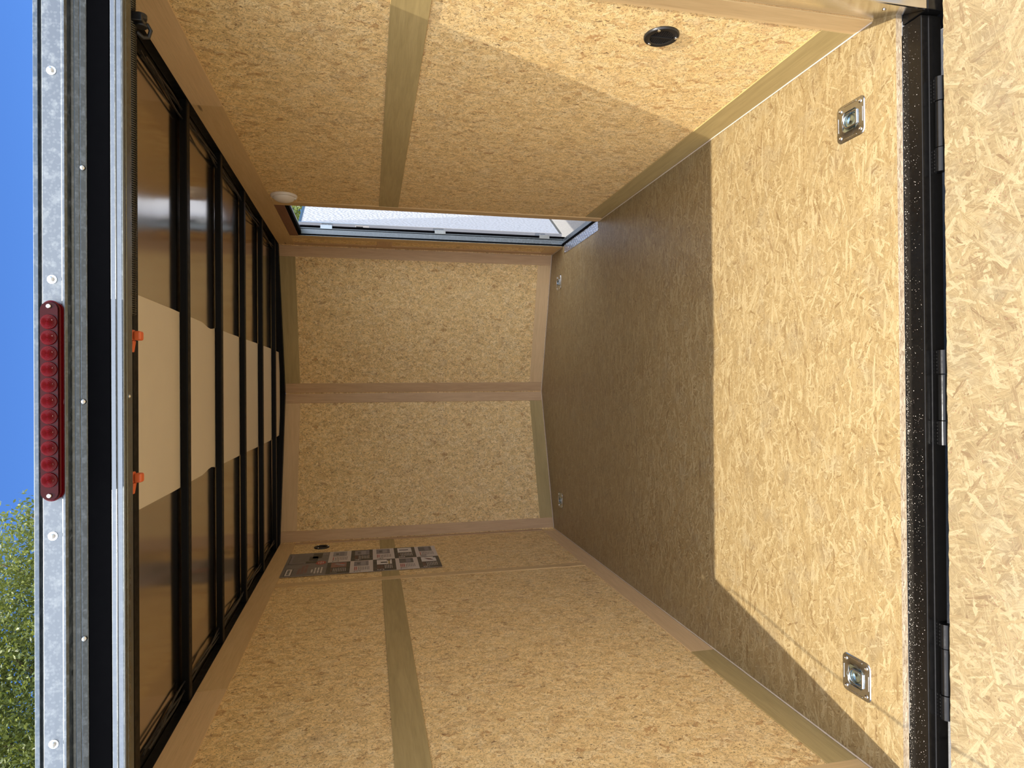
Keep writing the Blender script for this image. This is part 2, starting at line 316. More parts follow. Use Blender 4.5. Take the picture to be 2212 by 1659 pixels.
# floor
fl = MB(); fl.off = (0, 0)
P = [(-XW, 0), (.93, 0), (.93, YC), (XW, YC), (0, YA), (-XW, YC)]
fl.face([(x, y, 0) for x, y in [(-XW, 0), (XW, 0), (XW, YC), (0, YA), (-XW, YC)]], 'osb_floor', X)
fl.face([(x, y, -.016) for x, y in [(-XW, 0), (XW, 0), (XW, YC), (0, YA), (-XW, YC)]][::-1], 'osb_edge', X)
fl.face([(-XW, 0, -.016), (XW, 0, -.016), (XW, 0, 0), (-XW, 0, 0)], 'osb_edge', X)
for a, b in (((XW, 0), (XW, YC)), ((XW, YC), (0, YA)), ((0, YA), (-XW, YC)), ((-XW, YC), (-XW, 0))):
    fl.face([(*a, -.016), (*b, -.016), (*b, 0), (*a, 0)], 'osb_edge', X)
struct(fl.build('floor'))
# under body frame (black steel chassis under the floor)
ch = MB()
for x in (-.86, .82): ch.box(x, x + .04, .05, 2.8, -.10, -.0165, 'black')
for k in range(7): ch.box(-.82, .82, .2 + k * .4, .235 + k * .4, -.06, -.0165, 'black')
tag(ch.build('chassis_frame'), 'black steel chassis rails and cross members carrying the trailer floor', 'frame')

# side walls ------------------------------------------------------
DY0, DY1, DZ = 1.935, 2.562, 1.565                     # side door opening
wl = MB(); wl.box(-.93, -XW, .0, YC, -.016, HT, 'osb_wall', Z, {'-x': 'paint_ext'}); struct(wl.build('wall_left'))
wr = MB()
wr.box(XW, .93, 0, DY0, -.016, HT, 'osb_wall', Z, {'+x': 'paint_ext', '+y': 'rubber'})
wr.box(XW, .93, DY1, YC, -.016, HT, 'osb_wall', Z, {'+x': 'paint_ext', '-y': 'rubber'})
wr.box(XW, .93, DY0, DY1, DZ, HT, 'osb_wall', Z, {'+x': 'paint_ext', '-z': 'rubber'})
struct(wr.build('wall_right'))
# outer skins
for s, nm in ((-1, 'wall_left_skin'), (1, 'wall_right_skin')):
    k = MB()
    if s < 0: k.box(-.975, -.931, .0, YC, -.12, 1.715, 'paint_ext')
    else:
        k.box(.931, .9605, .0, DY0 - .02, -.12, 1.715, 'paint_ext'); k.box(.931, .9605, DY1 + .032, YC, -.12, 1.715, 'paint_ext'); k.box(.931, .9605, DY0 - .02, DY1 + .032, DZ + .03, 1.715, 'paint_ext')
        k.box(.931, .9605, DY0 - .02, DY1 + .032, -.12, -.02, 'paint_ext')
    struct(k.build('wall_%s' % ('outer_left' if s < 0 else 'outer_right')))
# nose walls (shallow V)
wf = MB()
for s in (-1, 1):
    a, b = Vector((s * XW, YC, 0)), Vector((0, YA, 0)); d = (b - a).normalized(); n = Vector((-d.y, d.x, 0)) * (-s if s > 0 else 1)
    n = Vector((s * (YA - YC), XW, 0)).normalized()
    L = (b - a).length; wf.obox(a, d, n, Z, (0, L), (0, .04), (-.016, HT), 'osb_front', Z)
struct(wf.build('wall_front', weld=False))
# roof skin = ceiling
rf = MB(); rp = [(-.98, .0605), (.98, .0605), (.98, YC + .06), (0, YA + .09), (-.98, YC + .06)]
rf.face([(x, y, ZS) for x, y in rp][::-1], 'roof', Y); rf.face([(x, y, 1.752) for x, y in rp], 'paint_ext', Y)
for i in range(5):
    a, b = rp[i], rp[(i + 1) % 5]; rf.face([(*a, ZS), (*b, ZS), (*b, 1.752), (*a, 1.752)], 'paint_ext', Y)
struct(rf.build('ceiling'))

# ------------------------------------------------------------------ trim boards
T = .0035; tn = [0]
def trim(mb, name=None, origin=None):
    if name is None: tn[0] += 1; name = 'trim_%d' % tn[0]
    return struct(mb.build(name, bevel=.0006, seg=1))
def side(s, y0, y1, z0, z1, mat, name=None, t=T, grain=None, lift=0.0):
    b = MB(); x0, x1 = (XW - t - lift, XW - lift) if s > 0 else (-XW + lift, -XW + t + lift); b.box(x0, x1, y0, y1, z0, z1, mat, grain); return trim(b, name)
Q = .0025
# right wall
side(1, .066, .873, 1.612, HT, 'ply_sand'); side(1, .875, YC - .01, 1.612, HT, 'ply_tan')
side(1, .126, 1.878, 1.037, 1.127, 'ply_olive')
side(1, .066, .126, .0, 1.611, 'ply_tan', grain='z'); 
side(1, .1265, 1.868, .004, .094, 'ply_olive', 'baseboard_right')
side(1, 1.8785, DY0 - .0, .004, 1.611, 'ply_tan', grain='z', t=.006)
side(1, DY0, DY1, DZ, 1.611, 'ply_brown', t=.003)
side(1, DY1, DY1 + .06, .004, 1.611, 'ply_tan', grain='z')
side(1, DY1 + .0605, 2.742, 1.037, 1.127, 'ply_pink')
side(1, DY1 + .0605, 2.742, .004, .094, 'ply_tan')
side(1, 2.743, YC - .003, .004, 1.611, 'ply_pink', grain='z')
# left wall
side(-1, .066, .898, 1.613, HT, 'ply_sand'); side(-1, .90, YC - .01, 1.613, HT, 'ply_tan')
side(-1, .136, 1.925, 1.034, 1.124, 'ply_olive'); side(-1, 1.9755, 2.765, 1.036, 1.122, 'ply_olive')
side(-1, .066, .1355, .004, 1.612, 'ply_tan', grain='z')
side(-1, .136, .814, .004, .089, 'ply_olive', 'baseboard_left'); side(-1, .8155, 2.745, .004, .089, 'ply_sand')
side(-1, 1.926, 1.975, .0895, 1.612, 'ply_tan', grain='z', t=.005)
side(-1, 2.766, YC - .003, .0895, 1.612, 'ply_pink', grain='z')
# nose boards
def nboard(s, x0, x1, z0, z1, mat, grain=None, name=None):
    b = MB(); n = Vector((s * (YA - YC), XW, 0)).normalized(); d = Vector((XW, -s * (YA - YC), 0)).normalized()
    A, B = Vector((s * x0, nose(x0), 0)), Vector((s * x1, nose(x1), 0)); L = (B - A).length; d = (B - A).normalized()
    b.obox(A, d, -n, Z, (0, L), (0, T), (z0, z1), mat, AX[grain] if grain else None); return trim(b, name)
for s, mt, mb_ in ((1, 'ply_olive', 'ply_sand'), (-1, 'ply_sand', 'ply_olive')):
    nboard(s, .832, .893, .004, HT, 'ply_pink', 'z'); nboard(s, .004, .064, .004, HT, 'ply_pink', 'z')
    nboard(s, .065, .831, 1.611, HT, mt); nboard(s, .065, .831, .004, .089, mb_, name='baseboard_front_%s' % ('right' if s > 0 else 'left'))
# pale caulk bead along the floor joints
ck = MB(); pts = [(-.8955, .07), (-.8955, YC - .004), (0, YA - .008), (.8955, YC - .004), (.8955, DY1 + .01)]
ck.tube([(x, y, .0015) for x, y in pts], .0022, 'caulk', 6); ck.tube([(.8955, .07, .0015), (.8955, DY0 - .01, .0015)], .0022, 'caulk', 6)
struct(ck.build('trim_floor_bead'))
# ------------------------------------------------------------------ roof frame
YB = [(.386, .424), (.839, .874), (1.283, 1.317), (1.735, 1.769), (2.207, 2.242), (2.664, 2.699)]
lab = ['black square steel roof bow nearest the open back end, just inside the header', 'second black roof bow from the open back, in front of the widest tan ceiling patch',
       'third black roof bow from the open back end', 'fourth black roof bow from the open back end', 'fifth black roof bow from the back, second from the nose wall', 'last black roof bow, closest to the V shaped nose wall']
for (a, b), l in zip(YB, lab):
    m = MB(); m.box(-.898, .898, a, b, 1.705, 1.7265, 'rail_black'); tag(m.build('roof_bow', bevel=.003, origin=(0, (a + b) / 2, 1.7265)), l, 'roof bow', 'black roof bows across the ceiling')
for s, l in ((1, 'black steel rail along the top of the wall with the side door'), (-1, 'black steel rail along the top of the wall with the poster')):
    m = MB(); m.box(min(s * .899, s * .93), max(s * .899, s * .93), .07, YC - .01, HT + .001, 1.7295, 'rail_black'); tag(m.build('top_rail', bevel=.003, origin=(s * .91, .07, HT)), l, 'rail')
m = MB()
for s in (-1, 1):
    n = Vector((s * (YA - YC), XW, 0)).normalized(); A = Vector((s * .93, nose(.93), 0)); B = Vector((0, nose(0), 0)); d = (B - A).normalized(); m.obox(A, d, n, Z, (0, (B - A).length), (-.035, .04), (HT + .001, 1.7295), 'rail_black')
tag(m.build('nose_rail', weld=False), 'black steel rail bent along the top of the V shaped nose wall', 'rail')
# tan liner strip lying above the bows
st = MB(); ys = np.linspace(.10, 3.02, 74); rows = []
for i, y in enumerate(ys):
    wv = .003 * math.sin(y * 3.1) + .002; dz = 0
    for a, b in YB:
        if 0 < a - y < .16: dz = -.0015 * math.sin((a - y) / .16 * math.pi)
    if 1.12 < y < 1.30: wv -= .012 * math.sin((y - 1.12) / .18 * math.pi)
    rows.append([(x, y, 1.7283 + dz) for x in np.linspace(-.258 - wv, .256 + wv, 7)])
st.grid(rows, 'liner', closed_u=False, grain=Y); o = st.build('roof_liner_strip', origin=(0, 1.5, 1.7283)); tag(o, 'wide tan liner strip running down the middle of the ceiling above the bows', 'liner')
# bunched black wiring along both upper wall edges
def harness(s, l):
    m = MB()
    for k in range(3):
        pts = []; y = .5
        while y < 2.75:
            pts.append((s * (.868 - .012 * k + .008 * math.sin(y * (7 + 2 * k) + k)), y, 1.7225 - .004 * k + .004 * math.sin(y * 13 + k * 2))); y += .03
        m.tube(pts, .0028, 'plastic_black', 6)
    tag(m.build('wiring_harness', origin=(s * .86, .5, 1.72)), l, 'wiring')
harness(1, 'loose black wires under the roof along the wall with the side door'); harness(-1, 'loose black wires under the roof along the wall with the poster')

# ------------------------------------------------------------------ rear header
hd = empty('rear_header', (0, 0, 1.592))
def hb(mb, name, **k):
    o = mb.build(name, parent=hd, **k); o.location = (0, 0, -1.592); return o
Y0 = -.024
cap = MB(); cap.prism([(.06, 1.6500), (.0024, 1.6500), (.0012, 1.6515), (-.0020, 1.6584), (-.0012, 1.6592), (-.0026, 1.6604), (-.0050, 1.6660), (-.0042, 1.6668), (-.0070, 1.6700), (Y0 + .002, 1.6700), (Y0 - .002, 1.6725), (Y0 - .002, 1.6765), (Y0, 1.6775), (Y0, 1.7065), (Y0 + .008, 1.7068),
                      (Y0 + .008, 1.7115), (Y0, 1.712), (Y0 - .001, 1.719), (.06, 1.7245)][::-1], 'x', -.874, .8625, 'alu_outer'); hb(cap, 'outer_cap', bevel=.0008)
inn = MB(); inn.prism([(.038, 1.592), (.014, 1.592), (.012, 1.5932), (.006, 1.5932), (.003, 1.5925), (.001, 1.5945), (.003, 1.597), (.003, 1.6045), (.0015, 1.6055), (.003, 1.607), (.003, 1.6140), (.006, 1.6151), (.038, 1.6151)][::-1], 'x', -.882, .8745, 'alu'); hb(inn, 'inner_frame', bevel=.0006)
sl_ = MB(); sl_.box(-.882, .8745, .003, .05, 1.6155, 1.6495, 'rubber'); hb(sl_, 'rubber_seal')
bk_ = MB(); bk_.box(-.894, .894, .0665, .09, 1.640, 1.7290, 'rail_black'); hb(bk_, 'steel_tube')
for x in (.41, .010, -.394):
    q = MB(); q.lathe((x, -.0008, 1.6560), (0, -.906, -.42), [(0, .0045), (.0025, .0042), (.0045, .003), (.0055, .0005), (.0055, 0), (.0, 0)], 'chrome', 16); hb(q, 'screw')
for x in (.562, .214, -.212, -.556):
    q = MB(); q.lathe((x, Y0, 1.692), (0, -1, 0), [(0, .0070), (.0028, .0068), (.0045, .0055), (.0045, .0015), (.0075, .001), (.0075, 0), (.0, 0)], 'chrome', 12); hb(q, 'screw')
q = MB(); q.lathe((.018, .022, 1.592), (0, 0, -1), [(0, .0025), (.002, .0022), (.0035, .0008), (.0035, 0), (0, 0)], 'chrome', 14); hb(q, 'rivet')

tag(hd, 'aluminium header across the top of the back opening with black rubber seal', 'header')
# red marker light on the header
ml = empty('marker_light', (.0125, Y0, 1.688))
def stad(cx, cz, hl, r, y, n=12):
    o = []
    for k in range(n + 1): a = -math.pi / 2 + math.pi * k / n; o.append((cx + hl + r * math.cos(a), y, cz + r * math.sin(a)))
    for k in range(n + 1): a = math.pi / 2 + math.pi * k / n; o.append((cx - hl + r * math.cos(a), y, cz + r * math.sin(a)))
    return o
hs = MB(); hs.grid([stad(0, 0, .1505, .0145, 0), stad(0, 0, .1505, .0145, -.014), stad(0, 0, .1495, .0132, -.016)], 'lens'); hs.face(stad(0, 0, .1495, .0132, -.016), 'lens_dark'); hs.build('housing', parent=ml)
hs = MB(); hs.grid([stad(0, 0, .1495, .0132, -.016), stad(0, 0, .1490, .0128, -.021)], 'lens_dark'); hs.face(stad(0, 0, .149, .0128, -.021), 'lens_dark'); hs.build('lens_base', parent=ml)
for k in range(11):
    q = MB(); x = .1290 - k * .0258; pr = []
    for i in range(19):
        r = .0122 * (1 - i / 18.0); pr.append((r, .0030 + .0052 * (1 - (r / .0122) ** 2) + .0006 * (i % 2)))
    q.lathe((x, -.0195, 0), (0, -1, 0), [(.0124, 0)] + pr, 'optic', 24); q.build('lens_dome', parent=ml)
for x in (.1545, -.1545):
    q = MB(); q.lathe((x, -.0205, 0), (0, -1, 0), [(.0042, 0), (.0042, .002), (.003, .0035), (.001, .0035), (0, .0025)], 'chrome', 12); q.build('screw', parent=ml)
tag(ml, 'long rounded red tail light bar with a row of round lenses on the aluminium header', 'tail light')

# coil spring, bracket, clips behind the header
cs = MB(); pts = []; nt = 168
for i in range(nt * 10 + 1):
    a = 2 * math.pi * i / 10; x = .885 - .715 * i / (nt * 10); sag = -.0025 * math.sin((.885 - x) / .715 * math.pi)
    pts.append((x, .085 + .0105 * math.cos(a), 1.6125 + sag + .0105 * math.sin(a)))
cs.tube(pts, .0016, 'spring', 5); cs.tube([(.17, .085, 1.6125), (.13, .085, 1.618), (.10, .083, 1.624)], .0014, 'cable', 6)
tag(cs.build('coil_spring', origin=(.5, .085, 1.61)), 'long dark ramp door coil spring stretched along the inside of the header', 'spring')
br = MB(); br.box(.712, .727, .07, .102, 1.585, 1.640, 'plastic_black'); br.lathe((.708, .088, 1.592), (1, 0, 0), [(0, 0), (.011, 0), (.011, .004), (.007, .007), (.007, .012), (.011, .015), (.011, .024), (0, .024)], 'plastic_black', 18)
br.tube([(.70, .09, 1.60), (.695, .10, 1.592), (.70, .108, 1.585), (.712, .105, 1.58), (.722, .1, 1.586)], .004, 'plastic_black', 8)
tag(br.build('spring_bracket', bevel=.0015, origin=(.715, .085, 1.61)), 'black pulley bracket at the outer end of the coil spring behind the header', 'bracket')
def clip(x, l):
    e = empty('spring_clip', (x, .072, 1.606))
    q = MB(); q.box(-.010, .010, -.008, .008, -.006, .018, 'orange'); q.build('clip_body', parent=e, bevel=.002)
    q = MB(); q.box(-.0095, .0075, -.0085, .0095, -.0195, -.0062, 'orange'); q.build('clip_head', parent=e, bevel=.0035, seg=3)
    q = MB(); q.prism([(-.0102, .016), (-.0102, -.0072), (-.031, -.0040), (-.031, .012)], 'y', -.007, .007, 'orange'); q.build('clip_tab', parent=e, bevel=.001)
    tag(e, l, 'clip', 'orange plastic clips under the header')
clip(.130, 'orange plastic clip under the header, at the end of the coil spring'); clip(-.131, 'orange plastic clip under the header, the one farther from the coil spring')

# rear corner posts
def post(s, xi, l):
    e = empty('corner_post', (s * xi, -.066, -.016)); off = (-s * xi, .066, .016)
    p = MB(); poly = [(s * .8995, .065), (s * xi, -.064), (s * (xi + .001), -.068), (s * .985, -.068), (s * .985, -.0005), (s * .932, -.0005), (s * .932, .065)]
    if s < 0: poly = poly[::-1]
    p.prism(poly, 'z', .0005 - .016, 1.72, 'alu_bright', grain=Z); o = p.build('jamb_panel', parent=e, bevel=.001); o.location = off
    q = MB(); q.box(min(s * xi, s * .985), max(s * xi, s * .985), -.069, -.0005, -.118, -.017, 'black'); o = q.build('steel_foot', parent=e, bevel=.002); o.location = off
    nrm = Vector((-s * .129, (xi - .9) * 1.0, 0)); nrm = Vector((-s * .129, -(.9 - xi), 0)).normalized()
    for z in (.055, .35, .65, .95, 1.25):
        c = Vector((s * (xi + (.9 - xi) * .30), -.064 + .129 * .30, z)); k = MB(); k.lathe(c, nrm, [(.0045, -.001), (.0045, .0012), (.003, .003), (0, .0035)], 'chrome', 14); o = k.build('screw', parent=e); o.location = off
    tag(e, l, 'corner post')
post(1, .850, 'bright aluminium corner post of the back opening on the side door side'); post(-1, .866, 'bright aluminium corner post of the back opening on the poster side')

# rear sill and ramp -------------------------------------------------
rs = MB(); rs.box(-.862, .847, -.052, -.0005, -.067, -.0165, 'black'); rs.box(-.86, .847, -.054, -.0505, -.0675, -.034, 'black')
o = rs.build('rear_sill', bevel=.004, seg=3, origin=(0, -.03, -.067)); tag(o, 'glossy black steel sill between the strand board floor and the ramp', 'sill')
ra = math.radians(16); RD = Vector((0, -math.cos(ra), -math.sin(ra))); RN = Vector((0, -math.sin(ra), math.cos(ra))); RO = Vector((0, -.0790, -.0465))
ramp = empty('ramp_door', RO)
q = MB(); n = 140; rw = []
jag = [.0005 * rng.standard_normal() for _ in range(n + 1)]
for tt, dz in ((0, -.018), (0, 0)): rw.append([X * (-.955 + 1.91 * i / n) + RD * (tt + jag[i] if dz == 0 else jag[i]) + RN * dz for i in range(n + 1)])
rw.append([X * (-.955 + 1.91 * i / n) + RD * 1.6 for i in range(n + 1)])
rw.append([X * (-.955 + 1.91 * i / n) + RD * 1.6 + RN * -.018 for i in range(n + 1)])
q.grid(rw[:2], 'osb_edge', closed_u=False, smooth=False, grain=X); q.grid(rw[1:], 'osb_ramp', closed_u=False, smooth=False, grain=X); q.build('ramp_panel', parent=ramp)
q = MB()
for x in (-.95, .91): q.obox((x, 0, 0), X, RD, RN, (0, .04), (.01, 1.58), (-.045, -.0182), 'black')
for k in range(4): q.obox((-.91, 0, 0), X, RD, RN, (0, 1.82), (.02 + k * .5, .055 + k * .5), (-.04, -.0182), 'black')
q.obox((0, 0, 0), X, RD, RN, (-.95, .95), (.010, .0195), (-.055, -.0184), 'black'); q.build('ramp_frame', parent=ramp)
for x in (.60, .0, -.60):
    h = MB(); c = Vector((x, .013, -.003))
    h.tube([c + X * -.05, c + X * .05], .0095, 'black', 16); h.build('hinge_tube', parent=ramp)
    for s in (-1, 1):
        h = MB(); a = c + X * (s * .052); b = c + X * (s * .104); h.tube([a, b], .0105, 'black', 16)
        for k in range(7):
            pz = a.lerp(b, (k + .5) / 7) + Vector((0, .009, .0045 + .001 * random.random())); h.lathe(pz, (0, .3, 1), [(.0052, -.003), (.0045, .0005), (.0025, .0022), (0, .0026)], 'black', 8)
        h.build('hinge_sleeve', parent=ramp)
tag(ramp, 'lowered strand board ramp door sloping from the sill to the ground', 'ramp')
# ramp cables
for s, l in ((-1, 'thin steel ramp cable hanging from the header on the poster side'), (1, 'thin steel ramp cable hanging from the header on the side door side')):
    a = Vector((s * .857, -.074 if s > 0 else -.074, 1.58)); b = RO + RD * 1.52 + X * s * .93; b.z += .01; pts = []
    for i in range(41):
        k = i / 40; p = a.lerp(b, k); p.x += .006 * math.sin(k * 26) * (1 - k); p.y += .004 * math.sin(k * 19); p.z -= .015 * math.sin(math.pi * k); pts.append(p)
    m = MB(); m.tube(pts, .0028, 'cable', 6); tag(m.build('ramp_cable', origin=a), l, 'cable')

# sawdust on the sill (uncountable)
sd = MB()
for k in range(2600):
    x = random.uniform(-.85, .84); u = random.random()
    if u < .55: y = random.choice([-.001, -.002, -.003, -.004]) - abs(random.gauss(0, .004)); z = -.0163
    else: y = -random.uniform(.004, .046); z = -.0163
    if x > 0 and random.random() < .5: continue
    r = random.choice([.0002, .0003, .0003, .0004, .0005, .0007]); a = random.uniform(0, 6.28)
    if y < -.047: continue
    e1 = Vector((math.cos(a), math.sin(a), .2)) * r; e2 = Vector((-math.sin(a), math.cos(a), 0)) * r * random.uniform(.3, 1); c = Vector((x, y, z + r * .3)); up_ = Z * r * .6
    sd.face([c - e1 - e2, c + e1 - e2, c + up_], 'dust'); sd.face([c + e1 - e2, c + e1 + e2, c + up_], 'dust'); sd.face([c + e1 + e2, c - e1 + e2, c + up_], 'dust'); sd.face([c - e1 + e2, c - e1 - e2, c + up_], 'dust')
o = sd.build('sawdust', weld=False); tag(o, 'pale sawdust specks scattered on the black sill', 'sawdust', kind='stuff')

# ------------------------------------------------------------------ recessed tie-down rings
def rrect(hx, hy, r, z, n=6):
    o = []
    for cx, cy, a0 in ((hx - r, hy - r, 0), (-hx + r, hy - r, 90), (-hx + r, -hy + r, 180), (hx - r, -hy + r, 270)):
        for k in range(n + 1): a = math.radians(a0 + 90 * k / n); o.append((cx + r * math.cos(a), cy + r * math.sin(a), z))
    return o
def make_ring():
    e = empty('tie_down_ring', (0, 0, 0)); q = MB(); N = 28
    outer = rrect(.0475, .0465, .014, .0, 6); top = rrect(.0460, .0450, .013, .0022, 6)
    def circ(r, z, k=len(outer), cy=-.000): return [(r * math.cos(2 * math.pi * (i / k) + math.radians(13) * 0 + .0), cy + r * math.sin(2 * math.pi * i / k), z) for i in range(k)]
    def fit(ring, r, z):     # circle points in the direction of each outline point
        return [(r * math.cos(math.atan2(p[1], p[0])), r * math.sin(math.atan2(p[1], p[0])), z) for p in ring]
    q.grid([outer, top, fit(top, .0325, .0026), fit(top, .0310, .0034), fit(top, .0295, .0022)], 'zinc')
    q.build('plate', parent=e)
    c = MB(); c.lathe((0, 0, 0), (0, 0, 1), [(.0300, .0026), (.0285, .0016), (.0265, .0008), (.0215, .0006), (.0200, .0016), (.0150, .0018), (.0135, .0008), (.0110, .0003), (.0060, .0018), (0, .0030)], 'zinc_blue', 40); c.build('cup', parent=e)
    # D shaped ring folded flat
    pts = []; 
    for k in range(25): a = math.radians(180 + 180 * k / 24) + math.pi; pts.append((.0175 * math.cos(a), .0175 * math.sin(a) + .0015, .0056))
    r = MB(); r.tube([(.0165, -.0225, .0050), (.0175, -.010, .0056)] + pts + [(-.0175, -.010, .0056), (-.0165, -.0225, .0050)], .0023, 'zinc', 10); r.build('ring', parent=e)
    b = MB(); b.tube([(-.0170, -.0245, .0042), (.0170, -.0245, .0042)], .0036, 'zinc', 12); b.build('hinge_pin', parent=e)
    for sx in (-1, 1):
        for sy in (-1, 1):
            k = MB(); k.lathe((sx * .0345, sy * .0335, .0022), (0, 0, 1), [(.0052, 0), (.0050, .0014), (.0030, .0026), (.0012, .0026), (.0004, .0014), (0, .0014)], 'chrome', 14); k.build('screw', parent=e)
        k = MB(); k.obox((sx * .0415, 0, .0022), (0, 1, 0), (1, 0, 0), (0, 0, 1), (-.021, .021), (-.0009, .0009), (-.001, .0010), 'chrome'); k.build('rib', parent=e, bevel=.0005)
        k = MB(); k.obox((0, sx * .0408, .0022), (1, 0, 0), (0, 1, 0), (0, 0, 1), (-.018, .018), (-.0009, .0009), (-.001, .0010), 'chrome'); k.build('rib', parent=e, bevel=.0005)
    return e
ring = make_ring()
rlab = ['square zinc tie-down ring in the sunlit floor on the side door side of the trailer', 'square zinc tie-down ring in the sunlit floor on the poster side of the trailer',
        'shaded tie-down ring in the floor near the nose, by the open side door', 'shaded tie-down ring in the floor near the nose, on the poster side']
for i, (x, y) in enumerate([(.690, .141), (-.697, .140), (.690, 2.652), (-.688, 2.648)]):
    e = ring if i == 0 else dup(ring); e.location = (x, y, .0005); tag(e, rlab[i], 'tie-down ring', 'tie-down rings set in the floor')

# ------------------------------------------------------------------ round louvred wall vents
def make_vent():
    e = empty('wall_vent', (0, 0, 0)); q = MB()
    q.lathe((0, 0, 0), (0, 0, 1), [(.0435, 0), (.0435, .003), (.0415, .0055), (.031, .0058), (.029, .0045), (.029, .001)], 'plastic_black', 40); q.build('flange', parent=e)
    q = MB(); q.lathe((0, 0, 0), (0, 0, 1), [(.029, .0008), (0, .0008)], 'rubber', 30); q.build('backing', parent=e)
    q = MB()
    for k in range(10):
        yy = -.0243 + k * .0054; hw = math.sqrt(max(0, .029 ** 2 - yy ** 2)); q.obox((0, yy, .003), X, (0, .8, .6), (0, -.6, .8), (-hw, hw), (-.0018, .0018), (-.0005, .0005), 'plastic_black')
    q.obox((0, 0, .0045), (0, 1, 0), X, Z, (-.029, .029), (-.0015, .0015), (-.001, .001), 'plastic_black'); q.build('louvre', parent=e, weld=False)
    for a in (100, 215, 330):
        a = math.radians(a); k = MB(); k.lathe((.0365 * math.cos(a), .0365 * math.sin(a), .0056), (0, 0, 1), [(.0042, 0), (.004, .0014), (.0022, .0026), (.0008, .0018), (0, .0018)], 'chrome', 12); k.build('screw', parent=e)
    return e
v = make_vent(); v.matrix_world = Matrix(((0, 0, -1, .8995), (1, 0, 0, .235), (0, -1, 0, .465), (0, 0, 0, 1)))
tag(v, 'round black louvred vent low on the sunlit wall near the back opening', 'vent')
v2 = dup(v); v2.matrix_world = Matrix(((0, 0, 1, -.8995), (-1, 0, 0, 2.665), (0, -1, 0, 1.454), (0, 0, 0, 1)))
tag(v2, 'round black louvred vent high on the shaded wall beside the poster', 'vent'); 

# dome light ---------------------------------------------------------
dl = empty('dome_light', (.8995, 1.792, 1.547))
q = MB(); q.lathe((0, 0, 0), (-1, 0, 0), [(.0575, 0), (.0580, .005), (.0555, .010), (.050, .0115), (.047, .0105)], 'white', 44); q.build('light_base', parent=dl)
q = MB(); q.lathe((0, 0, 0), (-1, 0, 0), [(.047, .0100), (.0455, .0150), (.040, .0215), (.030, .0270), (.016, .0300), (0, .0310)], 'white', 44); q.build('light_lens', parent=dl)
q = MB(); q.box(-.017, -.008, -.009, .009, -.053, -.041, 'white'); q.build('switch', parent=dl, bevel=.002)
tag(dl, 'small round white dome light on the wall beside the top of the side door', 'light')

# small screw in nose wall
q = MB(); sx = -.245; q.lathe((sx, nose(.245), .785), (.0, -1, 0), [(.0035, -.001), (.0032, .002), (0, .003)], 'white', 10); tag(q.build('wall_screw', origin=(sx, nose(.245), .785)), 'tiny white screw head on the nose wall panel nearer the poster', 'screw')

# ------------------------------------------------------------------ poster on the left wall
PX = -.8988 + T; pz0, pz1, py0, py1 = .8135, 1.6145, 2.078, 2.525
po = empty('info_poster', (PX, py0, pz0))
def R2(mb, y0, y1, z0, z1, lay, mat): # rectangle at layer height
    x = .0006 + lay * .00025; mb.face([(x, y0 - py0, z0 - pz0), (x, y1 - py0, z0 - pz0), (x, y1 - py0, z1 - pz0), (x, y0 - py0, z1 - pz0)], mat, Y); return mb
q = MB(); q.box(-.0006, .0005, 0, py1 - py0, 0, pz1 - pz0, 'print_light'); q.build('sheet', parent=po)
zh = 1.398; ym = 2.297
q = MB(); R2(q, py0, py1, zh, pz1, 0, 'print_grey'); q.build('title_panel', parent=po, weld=False)
q = MB()   # faded picture of a trailer with its ramp
R2(q, 2.305, 2.50, 1.478, 1.600, 1, 'photo_b'); R2(q, 2.33, 2.49, 1.482, 1.585, 2, 'photo_d' if False else 'print_grey')
for k in range(4): R2(q, 2.335 + k * .042, 2.337 + k * .042, 1.482, 1.582, 3, 'photo_b')
R2(q, 2.305, 2.311, 1.52, 1.600, 3, 'print_dark'); R2(q, 2.305, 2.47, 1.597, 1.600, 3, 'print_dark')
R2(q, 2.40, 2.505, 1.435, 1.484, 4, 'print_dark'); R2(q, 2.36, 2.44, 1.455, 1.50, 4, 'print_dark'); R2(q, 2.31, 2.345, 1.455, 1.512, 4, 'print_dark'); q.build('title_picture', parent=po, weld=False)
q = MB(); R2(q, 2.092, 2.213, 1.562, 1.598, 1, 'print_black'); R2(q, 2.096, 2.209, 1.566, 1.594, 2, 'print_white')
for k in range(6): R2(q, 2.108 + k * .015, 2.118 + k * .015, 1.574, 1.587, 3, 'print_black')
q.build('logo_label', parent=po, weld=False)
q = MB()
for i, (a, b) in enumerate(((2.112, 2.21), (2.12, 2.262), (2.13, 2.28))): R2(q, a, b, 1.492 + .017 * (2 - i), 1.505 + .017 * (2 - i), 1, 'print_fade')
q.build('title_lettering', parent=po, weld=False)
q = MB(); c = (2.305, 1.433); star = []
for k in range(32):
    a = 2 * math.pi * k / 32; r = 1.0 if k % 2 == 0 else .78; star.append((.0012, c[0] + .042 * r * math.cos(a) - py0, c[1] + .030 * r * math.sin(a) - pz0))
q.face(star, 'print_red', Y)
for i, (a, b) in enumerate(((-.012, .012), (-.022, .022), (-.014, .014))):
    z = c[1] + .011 - i * .011; y = c[0] + a
    while y < c[0] + b - .003: R2(q, y, y + .005, z - .0035, z + .0035, 4, 'print_white'); y += .008
q.build('starburst', parent=po, weld=False)
def words(mb, y0, y1, z, h, lay, mat, ch=.0042):
    y = y0
    while y < y1:
        L = random.randint(2, 6) * ch * .8; R2(mb, y, min(y + L, y1), z - h, z, lay, mat); y += L + ch * .6
q = MB()
for i in range(4): words(q, 2.112 + .02 * (i == 0), 2.215 - .03 * (i == 0), 1.472 - i * .0155, .008, 1, 'print_white', .006)
q.build('title_text', parent=po, weld=False); q = MB()
